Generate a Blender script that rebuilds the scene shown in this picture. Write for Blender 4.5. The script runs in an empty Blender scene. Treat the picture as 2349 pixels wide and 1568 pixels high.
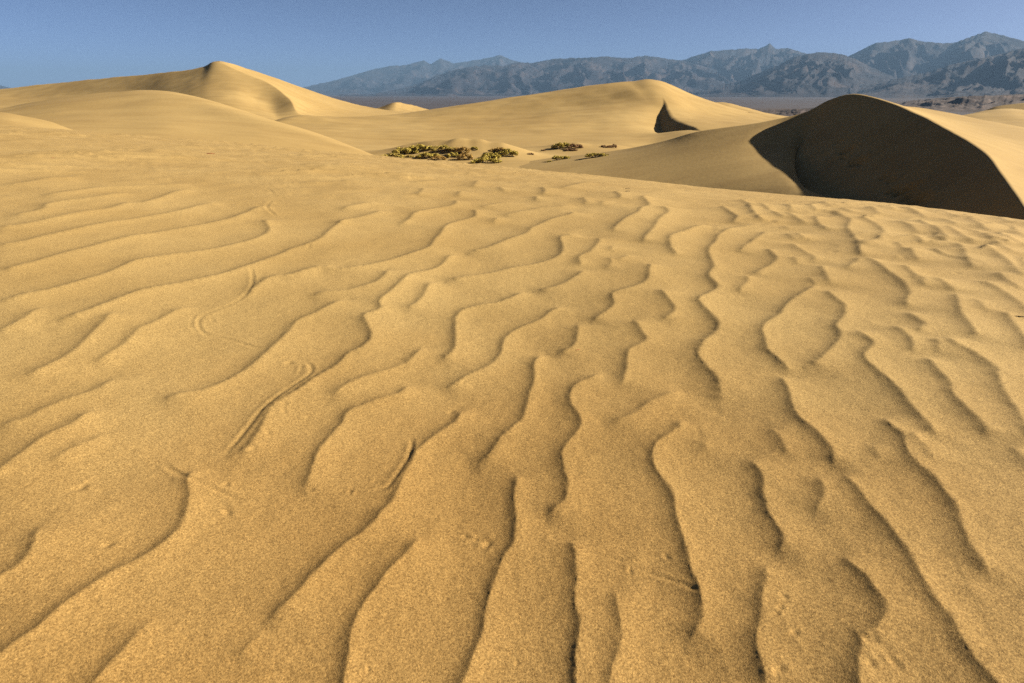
import bpy, math, random
import numpy as np

# ------------------------------------------------------------------ camera
scene = bpy.context.scene
IMG_W, IMG_H = 2349.0, 1568.0          # survey units used for the measured sight lines
LENS = 20.0
FOC = IMG_W * LENS / 36.0
PITCH = math.atan((784.0 - 215.0) / FOC)
cam_data = bpy.data.cameras.new("camera")
cam_data.lens = LENS
cam_data.sensor_width = 36.0
cam_data.clip_start = 0.05
cam_data.clip_end = 80000.0
cam_data.dof.use_dof = True
cam_data.dof.focus_distance = 3.2
cam_data.dof.aperture_fstop = 5.6
cam = bpy.data.objects.new("camera", cam_data)
scene.collection.objects.link(cam)
cam.location = (0, 0, 0)
cam.rotation_euler = (math.pi / 2 - PITCH, 0, 0)
scene.camera = cam

# ------------------------------------------------------------------ sky, sun, exposure
SUN_AZ = math.radians(90.0)            # clockwise from the view direction (+Y)
SUN_EL = math.radians(25.0)
world = bpy.data.worlds.new("World")
scene.world = world
world.use_nodes = True
wn = world.node_tree
wn.nodes.clear()
sky = wn.nodes.new("ShaderNodeTexSky")
sky.sky_type = 'NISHITA'
sky.sun_disc = False
sky.sun_elevation = SUN_EL
sky.sun_rotation = SUN_AZ
sky.altitude = 2600
sky.air_density = 0.19
sky.dust_density = 4.5
sky.ozone_density = 1.8
bg = wn.nodes.new("ShaderNodeBackground")
bg.inputs["Strength"].default_value = 0.05
wo = wn.nodes.new("ShaderNodeOutputWorld")
wn.links.new(sky.outputs[0], bg.inputs[0])
wn.links.new(bg.outputs[0], wo.inputs[0])

sun_data = bpy.data.lights.new("sun", 'SUN')
sun_data.energy = 5.0
sun_data.angle = math.radians(0.53)
sun_data.color = (1.0, 0.87, 0.68)
sun = bpy.data.objects.new("sun", sun_data)
scene.collection.objects.link(sun)
SUNV = np.array([math.sin(SUN_AZ) * math.cos(SUN_EL), math.cos(SUN_AZ) * math.cos(SUN_EL), math.sin(SUN_EL)])
from mathutils import Vector
sun.rotation_euler = Vector(SUNV).to_track_quat('Z', 'Y').to_euler()
sun.location = (60, 20, 60)

scene.view_settings.view_transform = 'Standard'
scene.view_settings.look = 'None'
scene.view_settings.exposure = 2.06
scene.view_settings.gamma = 1.0
scene.render.engine = 'CYCLES'
scene.cycles.volume_bounces = 0
scene.cycles.max_bounces = 4
scene.cycles.diffuse_bounces = 1
scene.cycles.use_denoising = False
scene.cycles.denoising_prefilter = 'NONE'

# ------------------------------------------------------------------ helpers
rng = np.random.default_rng(7)
random.seed(7)


def ray(px, py):
    px = np.asarray(px, float)
    py = np.asarray(py, float)
    u = (px - IMG_W / 2) / FOC
    v = (IMG_H / 2 - py) / FOC
    cp, sp = math.cos(PITCH), math.sin(PITCH)
    x = u
    y = cp + v * sp
    z = -sp + v * cp
    h = np.hypot(x, y)
    return np.stack([x / h, y / h, z / h], -1)      # unit horizontal length


def at(px, py, d):
    return ray(px, py) * np.asarray(d, float)[..., None]


def project(p):
    cp, sp = math.cos(PITCH), math.sin(PITCH)
    f = p[..., 1] * cp - p[..., 2] * sp
    up = p[..., 1] * sp + p[..., 2] * cp
    return IMG_W / 2 + FOC * p[..., 0] / f, IMG_H / 2 - FOC * up / f


def _hash(ix, iy, seed):
    n = (ix * 374761393 + iy * 668265263 + seed * 1442695041) & 0xFFFFFFFF
    n = ((n ^ (n >> 13)) * 1274126177) & 0xFFFFFFFF
    n = n ^ (n >> 16)
    return n


def perlin(x, y, seed=0):
    x = np.asarray(x, float)
    y = np.asarray(y, float)
    x0 = np.floor(x).astype(np.int64)
    y0 = np.floor(y).astype(np.int64)
    fx, fy = x - x0, y - y0
    u = fx * fx * fx * (fx * (fx * 6 - 15) + 10)
    v = fy * fy * fy * (fy * (fy * 6 - 15) + 10)

    def g(ix, iy, dx, dy):
        a = _hash(ix, iy, seed).astype(float) * (2 * math.pi / 4294967296.0)
        return np.cos(a) * dx + np.sin(a) * dy
    a = g(x0, y0, fx, fy)
    b = g(x0 + 1, y0, fx - 1, fy)
    c = g(x0, y0 + 1, fx, fy - 1)
    d = g(x0 + 1, y0 + 1, fx - 1, fy - 1)
    return (a + (b - a) * u + (c - a) * v + (a - b - c + d) * u * v) * 1.5


def fbm(x, y, oct=4, seed=0, gain=0.5):
    s, a = 0, 1.0
    for i in range(oct):
        s = s + a * perlin(x * 2 ** i + 13.7 * i, y * 2 ** i - 7.1 * i, seed + i)
        a *= gain
    return s


def ridged(x, y, oct=5, seed=0, gain=0.5):
    s, a, w = 0, 1.0, 1.0
    for i in range(oct):
        n = 1 - np.abs(perlin(x * 2 ** i + 3.3 * i, y * 2 ** i + 9.2 * i, seed + i))
        n = n * n
        s = s + a * n * w
        w = np.clip(n * 1.3, 0, 1)
        a *= gain
    return s


def smooth(e0, e1, x):
    t = np.clip((x - e0) / (e1 - e0), 0, 1)
    return t * t * (3 - 2 * t)


def link(o, parent=None):
    scene.collection.objects.link(o)
    if parent is not None:
        o.parent = parent
    return o


def tag(o, label=None, category=None, group=None, kind=None):
    if label:
        o["label"] = label
    if category:
        o["category"] = category
    if group:
        o["group"] = group
    if kind:
        o["kind"] = kind
    return o


def grid_object(name, P, mat, flip=False):
    """P: (rows, cols, 3) array -> one smooth mesh object"""
    R, C, _ = P.shape
    idx = np.arange(R * C).reshape(R, C)
    q = np.stack([idx[:-1, :-1], idx[:-1, 1:], idx[1:, 1:], idx[1:, :-1]], -1).reshape(-1, 4)
    if flip:
        q = q[:, ::-1]
    me = bpy.data.meshes.new(name)
    me.vertices.add(R * C)
    me.vertices.foreach_set("co", P.reshape(-1).astype(np.float32))
    n = len(q)
    me.loops.add(n * 4)
    me.loops.foreach_set("vertex_index", q.reshape(-1).astype(np.int32))
    me.polygons.add(n)
    me.polygons.foreach_set("loop_start", np.arange(0, n * 4, 4, dtype=np.int32))
    me.polygons.foreach_set("use_smooth", np.ones(n, dtype=bool))
    me.update(calc_edges=True)
    me.validate()
    me.materials.append(mat)
    o = bpy.data.objects.new(name, me)
    return link(o)


def tri_object(name, V, F, mat, parent=None, smooth_shade=False):
    me = bpy.data.meshes.new(name)
    me.from_pydata([tuple(v) for v in V], [], [tuple(int(i) for i in f) for f in F])
    me.materials.append(mat)
    if smooth_shade:
        me.polygons.foreach_set("use_smooth", np.ones(len(me.polygons), dtype=bool))
    me.update()
    return link(bpy.data.objects.new(name, me), parent)


def spline_axis(A, n, axis=0, crease=()):
    """resample array A along axis with n samples: monotone-ish Catmull-Rom, broken at crease indices"""
    A = np.moveaxis(A, axis, 0)
    m = A.shape[0]
    t = np.linspace(0, m - 1, n)
    i = np.clip(np.floor(t).astype(int), 0, m - 2)
    f = (t - i).reshape((-1,) + (1,) * (A.ndim - 1))
    T_out = np.zeros_like(A)
    T_in = np.zeros_like(A)
    for k in range(m):
        if k == 0:
            T_out[k] = T_in[k] = A[1] - A[0]
        elif k == m - 1:
            T_out[k] = T_in[k] = A[-1] - A[-2]
        elif k in crease:
            T_in[k] = A[k] - A[k - 1]
            T_out[k] = A[k + 1] - A[k]
        else:
            T_out[k] = T_in[k] = (A[k + 1] - A[k - 1]) * 0.5
    p0, p1, m0, m1 = A[i], A[i + 1], T_out[i], T_in[i + 1]
    f2, f3 = f * f, f * f * f
    out = (2 * f3 - 3 * f2 + 1) * p0 + (f3 - 2 * f2 + f) * m0 + (-2 * f3 + 3 * f2) * p1 + (f3 - f2) * m1
    return np.moveaxis(out, 0, axis)


def net(rows):
    """rows of (px, py, d) sight-line triples or world ('w', x, y, z) -> (R, C, 3) world points"""
    out = []
    for r in rows:
        line = []
        for q in r:
            if isinstance(q[0], str):
                line.append(np.array(q[1:], float))
            else:
                line.append(at(q[0], q[1], np.array(float(q[2]))))
        out.append(line)
    return np.array(out)


def relax(P, n):
    for _ in range(n):
        Q = P.copy()
        Q[1:-1] = 0.25 * P[:-2] + 0.5 * P[1:-1] + 0.25 * P[2:]
        P = Q
    return P


def segments(p, X, Y):
    X = X.astype(np.float32)
    Y = Y.astype(np.float32)
    n = len(p) - 1
    for i in range(n):
        ax, ay = np.float32(p[i, 0]), np.float32(p[i, 1])
        dx, dy = np.float32(p[i + 1, 0]) - ax, np.float32(p[i + 1, 1]) - ay
        px_, py_ = X - ax, Y - ay
        t = np.clip((px_ * dx + py_ * dy) / (dx * dx + dy * dy + np.float32(1e-10)), 0, 1)
        ex, ey = px_ - t * dx, py_ - t * dy
        yield np.sqrt(ex * ex + ey * ey), ex * dy - ey * dx, (i + t) / n


def near_field(p, X, Y, soft, fn):
    """value of fn(signed distance, position) near a line, blended softly where two stretches are equally near"""
    best = np.full(X.shape, 1e9, np.float32)
    for d, cr, pos in segments(p, X, Y):
        np.minimum(best, d, out=best)
    acc = np.zeros(X.shape, np.float32)
    wt = np.zeros(X.shape, np.float32)
    for d, cr, pos in segments(p, X, Y):
        k = (d - best) < 3.5 * soft
        if not k.any():
            continue
        dk = d[k]
        w = np.exp(-((dk - best[k]) / soft) ** 2)
        sd = np.where(cr[k] >= 0, dk, -dk)
        acc[k] += w * fn(sd, pos[k], k)
        wt[k] += w
    return acc / np.maximum(wt, 1e-9), best


# ------------------------------------------------------------------ materials
def new_mat(name):
    m = bpy.data.materials.new(name)
    m.use_nodes = True
    nt = m.node_tree
    b = nt.nodes["Principled BSDF"]
    return m, nt, b


def sand_material(name, fine):
    m, nt, b = new_mat(name)
    N, L = nt.nodes.new, nt.links.new
    geo = N("ShaderNodeNewGeometry")
    b.inputs["Roughness"].default_value = 0.95
    b.inputs["Specular IOR Level"].default_value = 0.12
    if "Diffuse Roughness" in b.inputs:
        b.inputs["Diffuse Roughness"].default_value = 0.0

    def noise(scale, detail=2.0, rough=0.5):
        n = N("ShaderNodeTexNoise")
        n.inputs["Scale"].default_value = scale
        n.inputs["Detail"].default_value = detail
        n.inputs["Roughness"].default_value = rough
        L(geo.outputs["Position"], n.inputs["Vector"])
        return n
    big = noise(0.9 if fine else 0.06, 3.0)
    ramp = N("ShaderNodeValToRGB")
    ramp.color_ramp.elements[0].position = 0.3
    ramp.color_ramp.elements[1].position = 0.7
    ramp.color_ramp.elements[0].color = (0.219, 0.152, 0.0585, 1)
    ramp.color_ramp.elements[1].color = (0.255, 0.183, 0.0755, 1)
    L(big.outputs["Fac"], ramp.inputs["Fac"])
    col = ramp.outputs["Color"]
    if fine:
        # lens falloff painted into the colour: browner, darker sand round the viewer, ragged edge
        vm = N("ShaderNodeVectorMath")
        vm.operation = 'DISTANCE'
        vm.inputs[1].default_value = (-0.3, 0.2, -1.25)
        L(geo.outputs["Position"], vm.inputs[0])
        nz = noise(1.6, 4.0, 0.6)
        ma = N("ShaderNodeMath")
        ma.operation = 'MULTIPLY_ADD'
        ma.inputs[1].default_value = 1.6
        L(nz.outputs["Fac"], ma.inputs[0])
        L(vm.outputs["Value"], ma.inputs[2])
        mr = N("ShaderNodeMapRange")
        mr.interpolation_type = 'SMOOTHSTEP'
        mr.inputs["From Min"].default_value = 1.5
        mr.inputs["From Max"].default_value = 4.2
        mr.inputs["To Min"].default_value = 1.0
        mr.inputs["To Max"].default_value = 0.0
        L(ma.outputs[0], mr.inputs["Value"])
        near_falloff = N("ShaderNodeMix")
        near_falloff.data_type = 'RGBA'
        near_falloff.blend_type = 'MULTIPLY'
        near_falloff.inputs["B"].default_value = (0.94, 0.84, 0.73, 1)
        L(mr.outputs[0], near_falloff.inputs["Factor"])
        L(col, near_falloff.inputs["A"])
        col = near_falloff.outputs["Result"]
        # single grains: quartz, feldspar and dark mineral grains
        vor = N("ShaderNodeTexVoronoi")
        vor.inputs["Scale"].default_value = 330.0
        L(geo.outputs["Position"], vor.inputs["Vector"])
        sep = N("ShaderNodeSeparateColor")
        L(vor.outputs["Color"], sep.inputs[0])
        gr = N("ShaderNodeValToRGB")
        e = gr.color_ramp.elements
        e[0].position = 0.0
        e[0].color = (0.34, 0.27, 0.2, 1)
        e[1].position = 1.0
        e[1].color = (1.45, 1.42, 1.36, 1)
        k = e.new(0.22)
        k.color = (0.66, 0.6, 0.5, 1)
        k = e.new(0.5)
        k.color = (1.0, 0.98, 0.95, 1)
        k = e.new(0.85)
        k.color = (1.16, 1.15, 1.12, 1)
        L(sep.outputs[0], gr.inputs["Fac"])
        mix = N("ShaderNodeMix")
        mix.data_type = 'RGBA'
        mix.blend_type = 'MULTIPLY'
        mix.inputs["Factor"].default_value = 0.6
        L(col, mix.inputs["A"])
        L(gr.outputs["Color"], mix.inputs["B"])
        col = mix.outputs["Result"]
        cn = noise(170.0, 3.0, 0.75)
        cr_ = N("ShaderNodeMapRange")
        cr_.inputs["From Min"].default_value = 0.25
        cr_.inputs["From Max"].default_value = 0.75
        cr_.inputs["To Min"].default_value = 0.52
        cr_.inputs["To Max"].default_value = 1.48
        L(cn.outputs["Fac"], cr_.inputs["Value"])
        vm2 = N("ShaderNodeVectorMath")
        vm2.operation = 'SCALE'
        L(col, vm2.inputs[0])
        L(cr_.outputs[0], vm2.inputs["Scale"])
        col = vm2.outputs["Vector"]
        # relief of the grains and of small clumps of grains
        n1 = noise(420.0, 2.0, 0.6)
        n2 = noise(95.0, 2.0, 0.6)
        bp2 = N("ShaderNodeBump")
        bp2.inputs["Strength"].default_value = 0.2
        bp2.inputs["Distance"].default_value = 0.004
        L(n2.outputs["Fac"], bp2.inputs["Height"])
        bp = N("ShaderNodeBump")
        bp.inputs["Strength"].default_value = 0.55
        bp.inputs["Distance"].default_value = 0.0022
        L(n1.outputs["Fac"], bp.inputs["Height"])
        L(bp2.outputs["Normal"], bp.inputs["Normal"])
        L(bp.outputs["Normal"], b.inputs["Normal"])
    else:
        # wind streaks: faint bands of darker grains and low ripple trains
        mp = N("ShaderNodeMapping")
        mp.inputs["Scale"].default_value = (0.16, 0.75, 0.75)
        mp.inputs["Rotation"].default_value = (0, 0, math.radians(-12))
        L(geo.outputs["Position"], mp.inputs["Vector"])
        st = N("ShaderNodeTexNoise")
        st.inputs["Scale"].default_value = 0.8
        st.inputs["Detail"].default_value = 6.0
        st.inputs["Roughness"].default_value = 0.62
        st.inputs["Distortion"].default_value = 0.4
        L(mp.outputs[0], st.inputs["Vector"])
        sr = N("ShaderNodeMapRange")
        sr.inputs["From Min"].default_value = 0.42
        sr.inputs["From Max"].default_value = 0.72
        sr.inputs["To Min"].default_value = 0.0
        sr.inputs["To Max"].default_value = 0.55
        L(st.outputs["Fac"], sr.inputs["Value"])
        sm = N("ShaderNodeMix")
        sm.data_type = 'RGBA'
        sm.inputs["B"].default_value = (0.165, 0.108, 0.040, 1)
        L(sr.outputs[0], sm.inputs["Factor"])
        L(col, sm.inputs["A"])
        col = sm.outputs["Result"]
        bs = N("ShaderNodeBump")
        bs.inputs["Strength"].default_value = 0.22
        bs.inputs["Distance"].default_value = 0.25
        L(st.outputs["Fac"], bs.inputs["Height"])
        n1 = noise(3.0, 5.0, 0.65)
        bp = N("ShaderNodeBump")
        bp.inputs["Strength"].default_value = 0.25
        bp.inputs["Distance"].default_value = 0.05
        L(bs.outputs["Normal"], bp.inputs["Normal"])
        L(n1.outputs["Fac"], bp.inputs["Height"])
        L(bp.outputs["Normal"], b.inputs["Normal"])
    L(col, b.inputs["Base Color"])
    return m


def rock_material(name, c0, c1, c2, scale):
    m, nt, b = new_mat(name)
    N, L = nt.nodes.new, nt.links.new
    geo = N("ShaderNodeNewGeometry")
    n = N("ShaderNodeTexNoise")
    n.inputs["Scale"].default_value = scale
    n.inputs["Detail"].default_value = 6.0
    n.inputs["Roughness"].default_value = 0.65
    L(geo.outputs["Position"], n.inputs["Vector"])
    r = N("ShaderNodeValToRGB")
    r.color_ramp.elements[0].position = 0.35
    r.color_ramp.elements[0].color = (*c0, 1)
    r.color_ramp.elements[1].position = 0.68
    r.color_ramp.elements[1].color = (*c2, 1)
    k = r.color_ramp.elements.new(0.5)
    k.color = (*c1, 1)
    L(n.outputs["Fac"], r.inputs["Fac"])
    L(r.outputs["Color"], b.inputs["Base Color"])
    b.inputs["Roughness"].default_value = 0.95
    b.inputs["Specular IOR Level"].default_value = 0.1
    return m


def leaf_material(name, c0, c1):
    m, nt, b = new_mat(name)
    N, L = nt.nodes.new, nt.links.new
    geo = N("ShaderNodeNewGeometry")
    n = N("ShaderNodeTexNoise")
    n.inputs["Scale"].default_value = 5.0
    n.inputs["Detail"].default_value = 3.0
    L(geo.outputs["Position"], n.inputs["Vector"])
    r = N("ShaderNodeValToRGB")
    r.color_ramp.elements[0].position = 0.35
    r.color_ramp.elements[0].color = (*c0, 1)
    r.color_ramp.elements[1].position = 0.65
    r.color_ramp.elements[1].color = (*c1, 1)
    L(n.outputs["Fac"], r.inputs["Fac"])
    L(r.outputs["Color"], b.inputs["Base Color"])
    b.inputs["Roughness"].default_value = 0.8
    b.inputs["Specular IOR Level"].default_value = 0.2
    return m


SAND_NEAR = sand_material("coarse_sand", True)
SAND_FAR = sand_material("dune_sand", False)
ROCK = rock_material("desert_rock", (0.006, 0.007, 0.011), (0.013, 0.013, 0.018), (0.042, 0.034, 0.034), 0.004)
MUD = rock_material("badland_mud", (0.03, 0.025, 0.024), (0.045, 0.036, 0.034), (0.075, 0.057, 0.05), 0.02)
GRAVEL = rock_material("valley_gravel", (0.036, 0.034, 0.04), (0.043, 0.04, 0.046), (0.053, 0.048, 0.053), 0.003)

# ------------------------------------------------------------------ valley floor
rr = np.concatenate([[0.0], np.geomspace(10, 45000, 150)])
th = np.linspace(-math.pi, math.pi, 181)
RR, TH = np.meshgrid(rr, th, indexing='ij')
Z = -8.5 - 16.5 * smooth(230, 650, RR)
P = np.stack([RR * np.sin(TH), RR * np.cos(TH), Z], -1)
valley = grid_object("valley_floor", P, GRAVEL, flip=True)
tag(valley, "flat grey brown gravel valley floor stretching to the mountains", "valley floor", kind="structure")


# ------------------------------------------------------------------ mountains
def mountain(crest, dist, base_d, seed, label, rough=1.0, mat=ROCK, base_z=-25.0, nu=420, nv=110, spur=1.0, fan=0.10, name="mountain_range"):
    c = np.array(crest, float)
    xs = np.linspace(c[0, 0], c[-1, 0], nu)
    ys = np.interp(xs, c[:, 0], c[:, 1])
    # fine jaggedness of the skyline
    ys = ys + rough * (1.6 * fbm(xs / 14.0, xs * 0 + seed, 4, seed))
    d = dist * (1 + 0.05 * fbm(xs / 160.0, xs * 0 + seed * 3.1, 2, seed + 5))
    top = at(xs, ys, d)
    top[:, 2] = np.maximum(top[:, 2], base_z + 0.4)
    r0 = ray(xs, ys)
    base = r0 * (base_d * (1 + 0.06 * fbm(xs / 120.0, xs * 0 + 4.2, 3, seed + 8)))[:, None]
    base[:, 2] = base_z
    back = r0 * (dist * 1.35)
    back[:, 2] = base_z
    H = top[:, 2] - base_z
    width = dist - base_d
    v = np.linspace(0, 1, nv)
    rows = []
    for t in v:
        p = base + (top - base) * t
        prof = fan * t + (1 - fan) * t ** 1.35
        p[:, 2] = base_z + H * prof
        rows.append(p)
    F = np.array(rows)
    # spurs and gullies running down the slope
    s = np.cumsum(np.concatenate([[0], np.hypot(*np.diff(top[:, :2], axis=0).T)]))
    S = s[None, :] + 0 * F[..., 0]
    V = v[:, None] + 0 * F[..., 0]
    lam = width * 0.28
    wx = 0.55 * fbm(S / (lam * 1.6), V * 3.0, 3, seed + 20)
    n = ridged(S / lam + wx + 0.4 * V, V * 1.3 + wx, 6, seed + 30, 0.55) - 0.95
    env = np.minimum(1, V * 2.2) * (1 - V ** 4) * np.clip(H / H.max(), 0.15, 1)[None, :]
    F[..., 2] += spur * 0.46 * H.mean() * n * env
    F[..., 2] = np.maximum(F[..., 2], base_z - 2)
    B = np.array([top + (back - top) * t for t in np.linspace(0.1, 1, 10)])
    o = grid_object(name, np.concatenate([F, B]), mat)
    return tag(o, label, "mountains", kind="structure")


mountain([(560, 235), (690, 202), (760, 187), (800, 176), (850, 161), (900, 151), (930, 150), (972, 139), (988, 148), (1010, 134), (1040, 146),
          (1100, 137), (1150, 127), (1172, 138), (1230, 150), (1400, 165), (1600, 200)], 15000, 10500, 11,
         "pale hazy mountain range farthest away behind the left dune saddle", 0.8)
mountain([(780, 240), (870, 214), (920, 203), (965, 190), (1001, 174), (1045, 160), (1078, 154), (1120, 150), (1158, 152), (1183, 143), (1220, 145),
          (1274, 135), (1347, 133), (1384, 130), (1439, 134), (1482, 128), (1529, 135), (1567, 140), (1640, 160), (1720, 190), (1800, 215)], 9500, 6300, 23,
         "long blue grey mountain range rising straight behind the central dune", 1.0)
mountain([(1480, 190), (1540, 150), (1567, 138), (1600, 127), (1631, 118), (1704, 112), (1740, 113), (1755, 106), (1766, 99), (1779, 113), (1808, 111), (1848, 123),
          (1900, 140), (2000, 170), (2080, 200)], 11000, 7500, 37,
         "blue mountain ridge with one pointed summit, right of centre", 1.0)
mountain([(1860, 170), (1928, 140), (1956, 125), (1980, 113), (2008, 99), (2049, 95), (2085, 88), (2113, 95), (2149, 99), (2189, 99), (2221, 87),
          (2261, 73), (2289, 79), (2321, 87), (2360, 98), (2480, 90), (2640, 120), (2850, 110), (3100, 150)], 9800, 6800, 41,
         "tallest dark blue mountains at the far right of the skyline", 1.0)
mountain([(1560, 224), (1595, 211), (1640, 200), (1700, 185), (1740, 168), (1790, 148), (1820, 133), (1850, 125), (1880, 120), (1928, 124), (1960, 135),
          (2000, 155), (2050, 178), (2110, 205)], 7200, 4900, 53,
         "rugged slate blue mountain spur above the gravel fan, right of centre", 1.1, fan=0.2)
mountain([(1920, 222), (1976, 204), (2048, 183), (2129, 166), (2189, 147), (2249, 134), (2289, 126), (2349, 110), (2450, 100), (2600, 130), (2800, 160)], 6300, 4200, 67,
         "nearest dark slate mountain spur at the right edge of the picture", 1.1, fan=0.22)
mountain([(-420, 196), (-300, 185), (-160, 180), (-60, 192), (0, 196), (40, 206), (90, 219)], 14000, 10000, 71,
         "tiny hazy mountain tip above the dune at the left edge", 0.6)
mountain([(2020, 247), (2065, 238), (2089, 231), (2149, 226), (2209, 222), (2270, 220), (2349, 216), (2450, 214), (2600, 222)], 1750, 1130, 83,
         "low dark badland hills on the valley floor behind the right dune", 0.7, mat=MUD, spur=1.6, nu=300, nv=50, name="badland_hills")
mountain([(1690, 262), (1740, 255), (1790, 252), (1850, 249), (1900, 247), (1960, 250), (2040, 260)], 900, 800, 89,
         "thin strip of low brown badland mounds left of the shaded dune", 0.5, mat=MUD, spur=1.5, nu=200, nv=30, name="badland_hills")

# ------------------------------------------------------------------ far and middle dunes
FAR = {}


def dune(key, rows, label, nu, nv, crease=(), colcrease=(), undul=0.05, soft=1, shape=None):
    A = net(rows)
    A = spline_axis(A, nu, axis=1, crease=colcrease)
    A = spline_axis(A, nv, axis=0, crease=crease)
    if not crease:
        A = relax(A, soft)
    x, y = A[..., 0], A[..., 1]
    dd = np.hypot(x, y)
    sc = dd / 60.0
    A[..., 2] += undul * sc * fbm(x / (9 * 1.0), y / 6.0, 3, 90 + len(FAR))
    A[..., 2] += 0.9 * undul * sc * np.clip(fbm(x / 16.0 + 0.02 * y, y / 3.2, 3, 70 + len(FAR)), -1, 1)
    if shape is not None:
        shape(A)
    o = grid_object("sand_dune", A, SAND_FAR)
    FAR[key] = A
    return tag(o, label, "dune", kind="structure")


# far left dune with its sharp summit
dune("far_left", [
    [(-160, 300, 150), (60, 292, 140), (280, 284, 130), (400, 278, 121), (455, 275, 117), (490, 274, 115), (540, 276, 112), (600, 282, 108), (640, 288, 104), (670, 298, 100), (740, 320, 96), (860, 340, 92)],
    [(-160, 245, 200), (60, 236, 190), (280, 226, 166), (395, 216, 149), (450, 206, 144), (487, 200, 142), (540, 218, 134), (592, 238, 130), (626, 255, 125), (660, 276, 113), (745, 300, 104), (870, 310, 104)],
    [(-160, 222, 235), (60, 198, 218), (280, 176, 188), (410, 163, 169), (466, 153, 163), (497, 142.5, 160), (556, 166, 151), (618, 192, 142), (664, 228, 130), (690, 264, 118), (770, 282, 116), (900, 290, 120)],
    [(-160, 240, 290), (60, 225, 275), (300, 208, 255), (425, 192, 225), (480, 170, 200), (510, 150, 172), (600, 171, 182), (700, 205, 190), (800, 236, 185), (880, 252, 178), (980, 262, 172), (1100, 272, 170)],
    [(-160, 262, 350), (60, 255, 330), (320, 245, 310), (440, 236, 285), (500, 228, 265), (560, 215, 245), (660, 225, 245), (760, 245, 240), (860, 265, 230), (950, 280, 220), (1060, 292, 215), (1200, 300, 215)],
], "tall sand dune with a sharp dark summit at the far left", 360, 150, crease=(2,), undul=0.03)

dune("far_small", [
    [(820, 275, 190), (860, 272, 188), (890, 270, 186), (915, 270, 186), (960, 272, 186), (1020, 275, 188)],
    [(830, 256, 212), (868, 247, 212), (903, 234, 210), (925, 237, 212), (962, 246, 216), (1008, 256, 220)],
    [(840, 275, 260), (880, 268, 260), (915, 262, 260), (945, 262, 260), (985, 268, 260), (1030, 278, 260)],
], "small pale dune crest in the saddle left of the central dune", 90, 50, crease=(1,), undul=0.05)


def basin_shape(A):
    x, y = A[..., 0], A[..., 1]
    # slip face cut into the left of the spur: brink line, steep drop, gentle run-out
    half = int(A.shape[0] * 0.8)
    px, py = project(A[:half])
    flat = A[:half].reshape(-1, 3)
    brink = np.array([flat[np.argmin((px - a) ** 2 + (py - b) ** 2)][:2] for a, b in [(1517, 218), (1527, 236), (1534, 250), (1544, 266), (1558, 277), (1574, 285), (1600, 297), (1640, 310)]])
    brink = spline_axis(brink, 40, axis=0)

    def slip(d, pos, m):
        D = 1.55 * smooth(0.02, 0.55, pos) * smooth(0.92, 0.6, pos)
        w = 0.1 + D / 0.72
        return np.where(d > 0, -D * smooth(0, 1, np.clip(d / w, 0, 1) * 0.5 + 0.0) * 2 * np.exp(-np.maximum(d - w, 0) / 5.0), 0)
    val, best = near_field(brink, x, y, 0.3, slip)
    A[..., 2] += val * smooth(25, 12, best)
    for (px, py, d, h, rx, ry) in MOUNDS:
        c = at(px, py, np.array(float(d)))
        g = np.exp(-(((x - c[0]) / rx) ** 2 + ((y - c[1]) / ry) ** 2))
        A[..., 2] += h * g * (1 + 0.12 * perlin(x / 1.6, y / 1.6, 5))


MOUNDS = [(945, 350, 60, 0.55, 4.0, 2.6), (985, 352, 60, 0.35, 3.0, 2.4), (1045, 354, 58.5, 0.75, 3.6, 2.6), (1080, 356, 58, 0.35, 2.4, 2.4), (1135, 355, 58, 0.75, 3.4, 2.6),
          (1175, 357, 57.5, 0.35, 2.4, 2.2), (1312, 338, 66, 0.5, 3.0, 2.2), (1395, 335, 67, 0.2, 2.0, 1.6)]
dune("central", [
    [(420, 400, 44), (560, 400, 44), (700, 405, 43), (850, 410, 42), (1000, 415, 41), (1150, 422, 40), (1300, 432, 39), (1430, 445, 38), (1490, 452, 38), (1560, 460, 38), (1700, 470, 37), (1850, 480, 36)],
    [(440, 345, 64), (570, 345, 64), (700, 346, 63), (850, 352, 61), (1000, 358, 58), (1150, 361, 57), (1300, 354, 60), (1410, 345, 64), (1495, 344, 68), (1595, 328, 70), (1700, 322, 72), (1880, 322, 74)],
    [(460, 318, 76), (580, 315, 77), (700, 314, 78), (850, 322, 76), (1000, 326, 74), (1150, 320, 76), (1290, 312, 79), (1400, 306, 81), (1500, 301, 82), (1585, 288, 84), (1690, 288, 88), (1840, 296, 92)],
    [(470, 300, 92), (590, 296, 92), (700, 285, 94), (850, 290, 92), (1000, 288, 92), (1150, 272, 96), (1290, 255, 98), (1410, 240, 99), (1494, 246, 97.5), (1555, 254, 98), (1640, 268, 102), (1790, 278, 108)],
    [(480, 290, 104), (600, 284, 104), (685, 266, 106), (800, 270, 108), (930, 260, 112), (1100, 235, 112), (1290, 207, 112), (1400, 192, 112), (1450, 187, 112), (1507, 185, 112.5), (1600, 224, 117), (1715, 259, 122)],
    [(480, 310, 150), (600, 305, 150), (700, 295, 150), (820, 293, 150), (960, 285, 150), (1130, 262, 150), (1310, 235, 150), (1420, 225, 150), (1530, 215, 150), (1560, 216, 150), (1660, 250, 160), (1780, 275, 160)],
], "broad golden dune in the centre with a bush filled hollow below it", 480, 260, undul=0.06, soft=2, shape=basin_shape)

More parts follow.
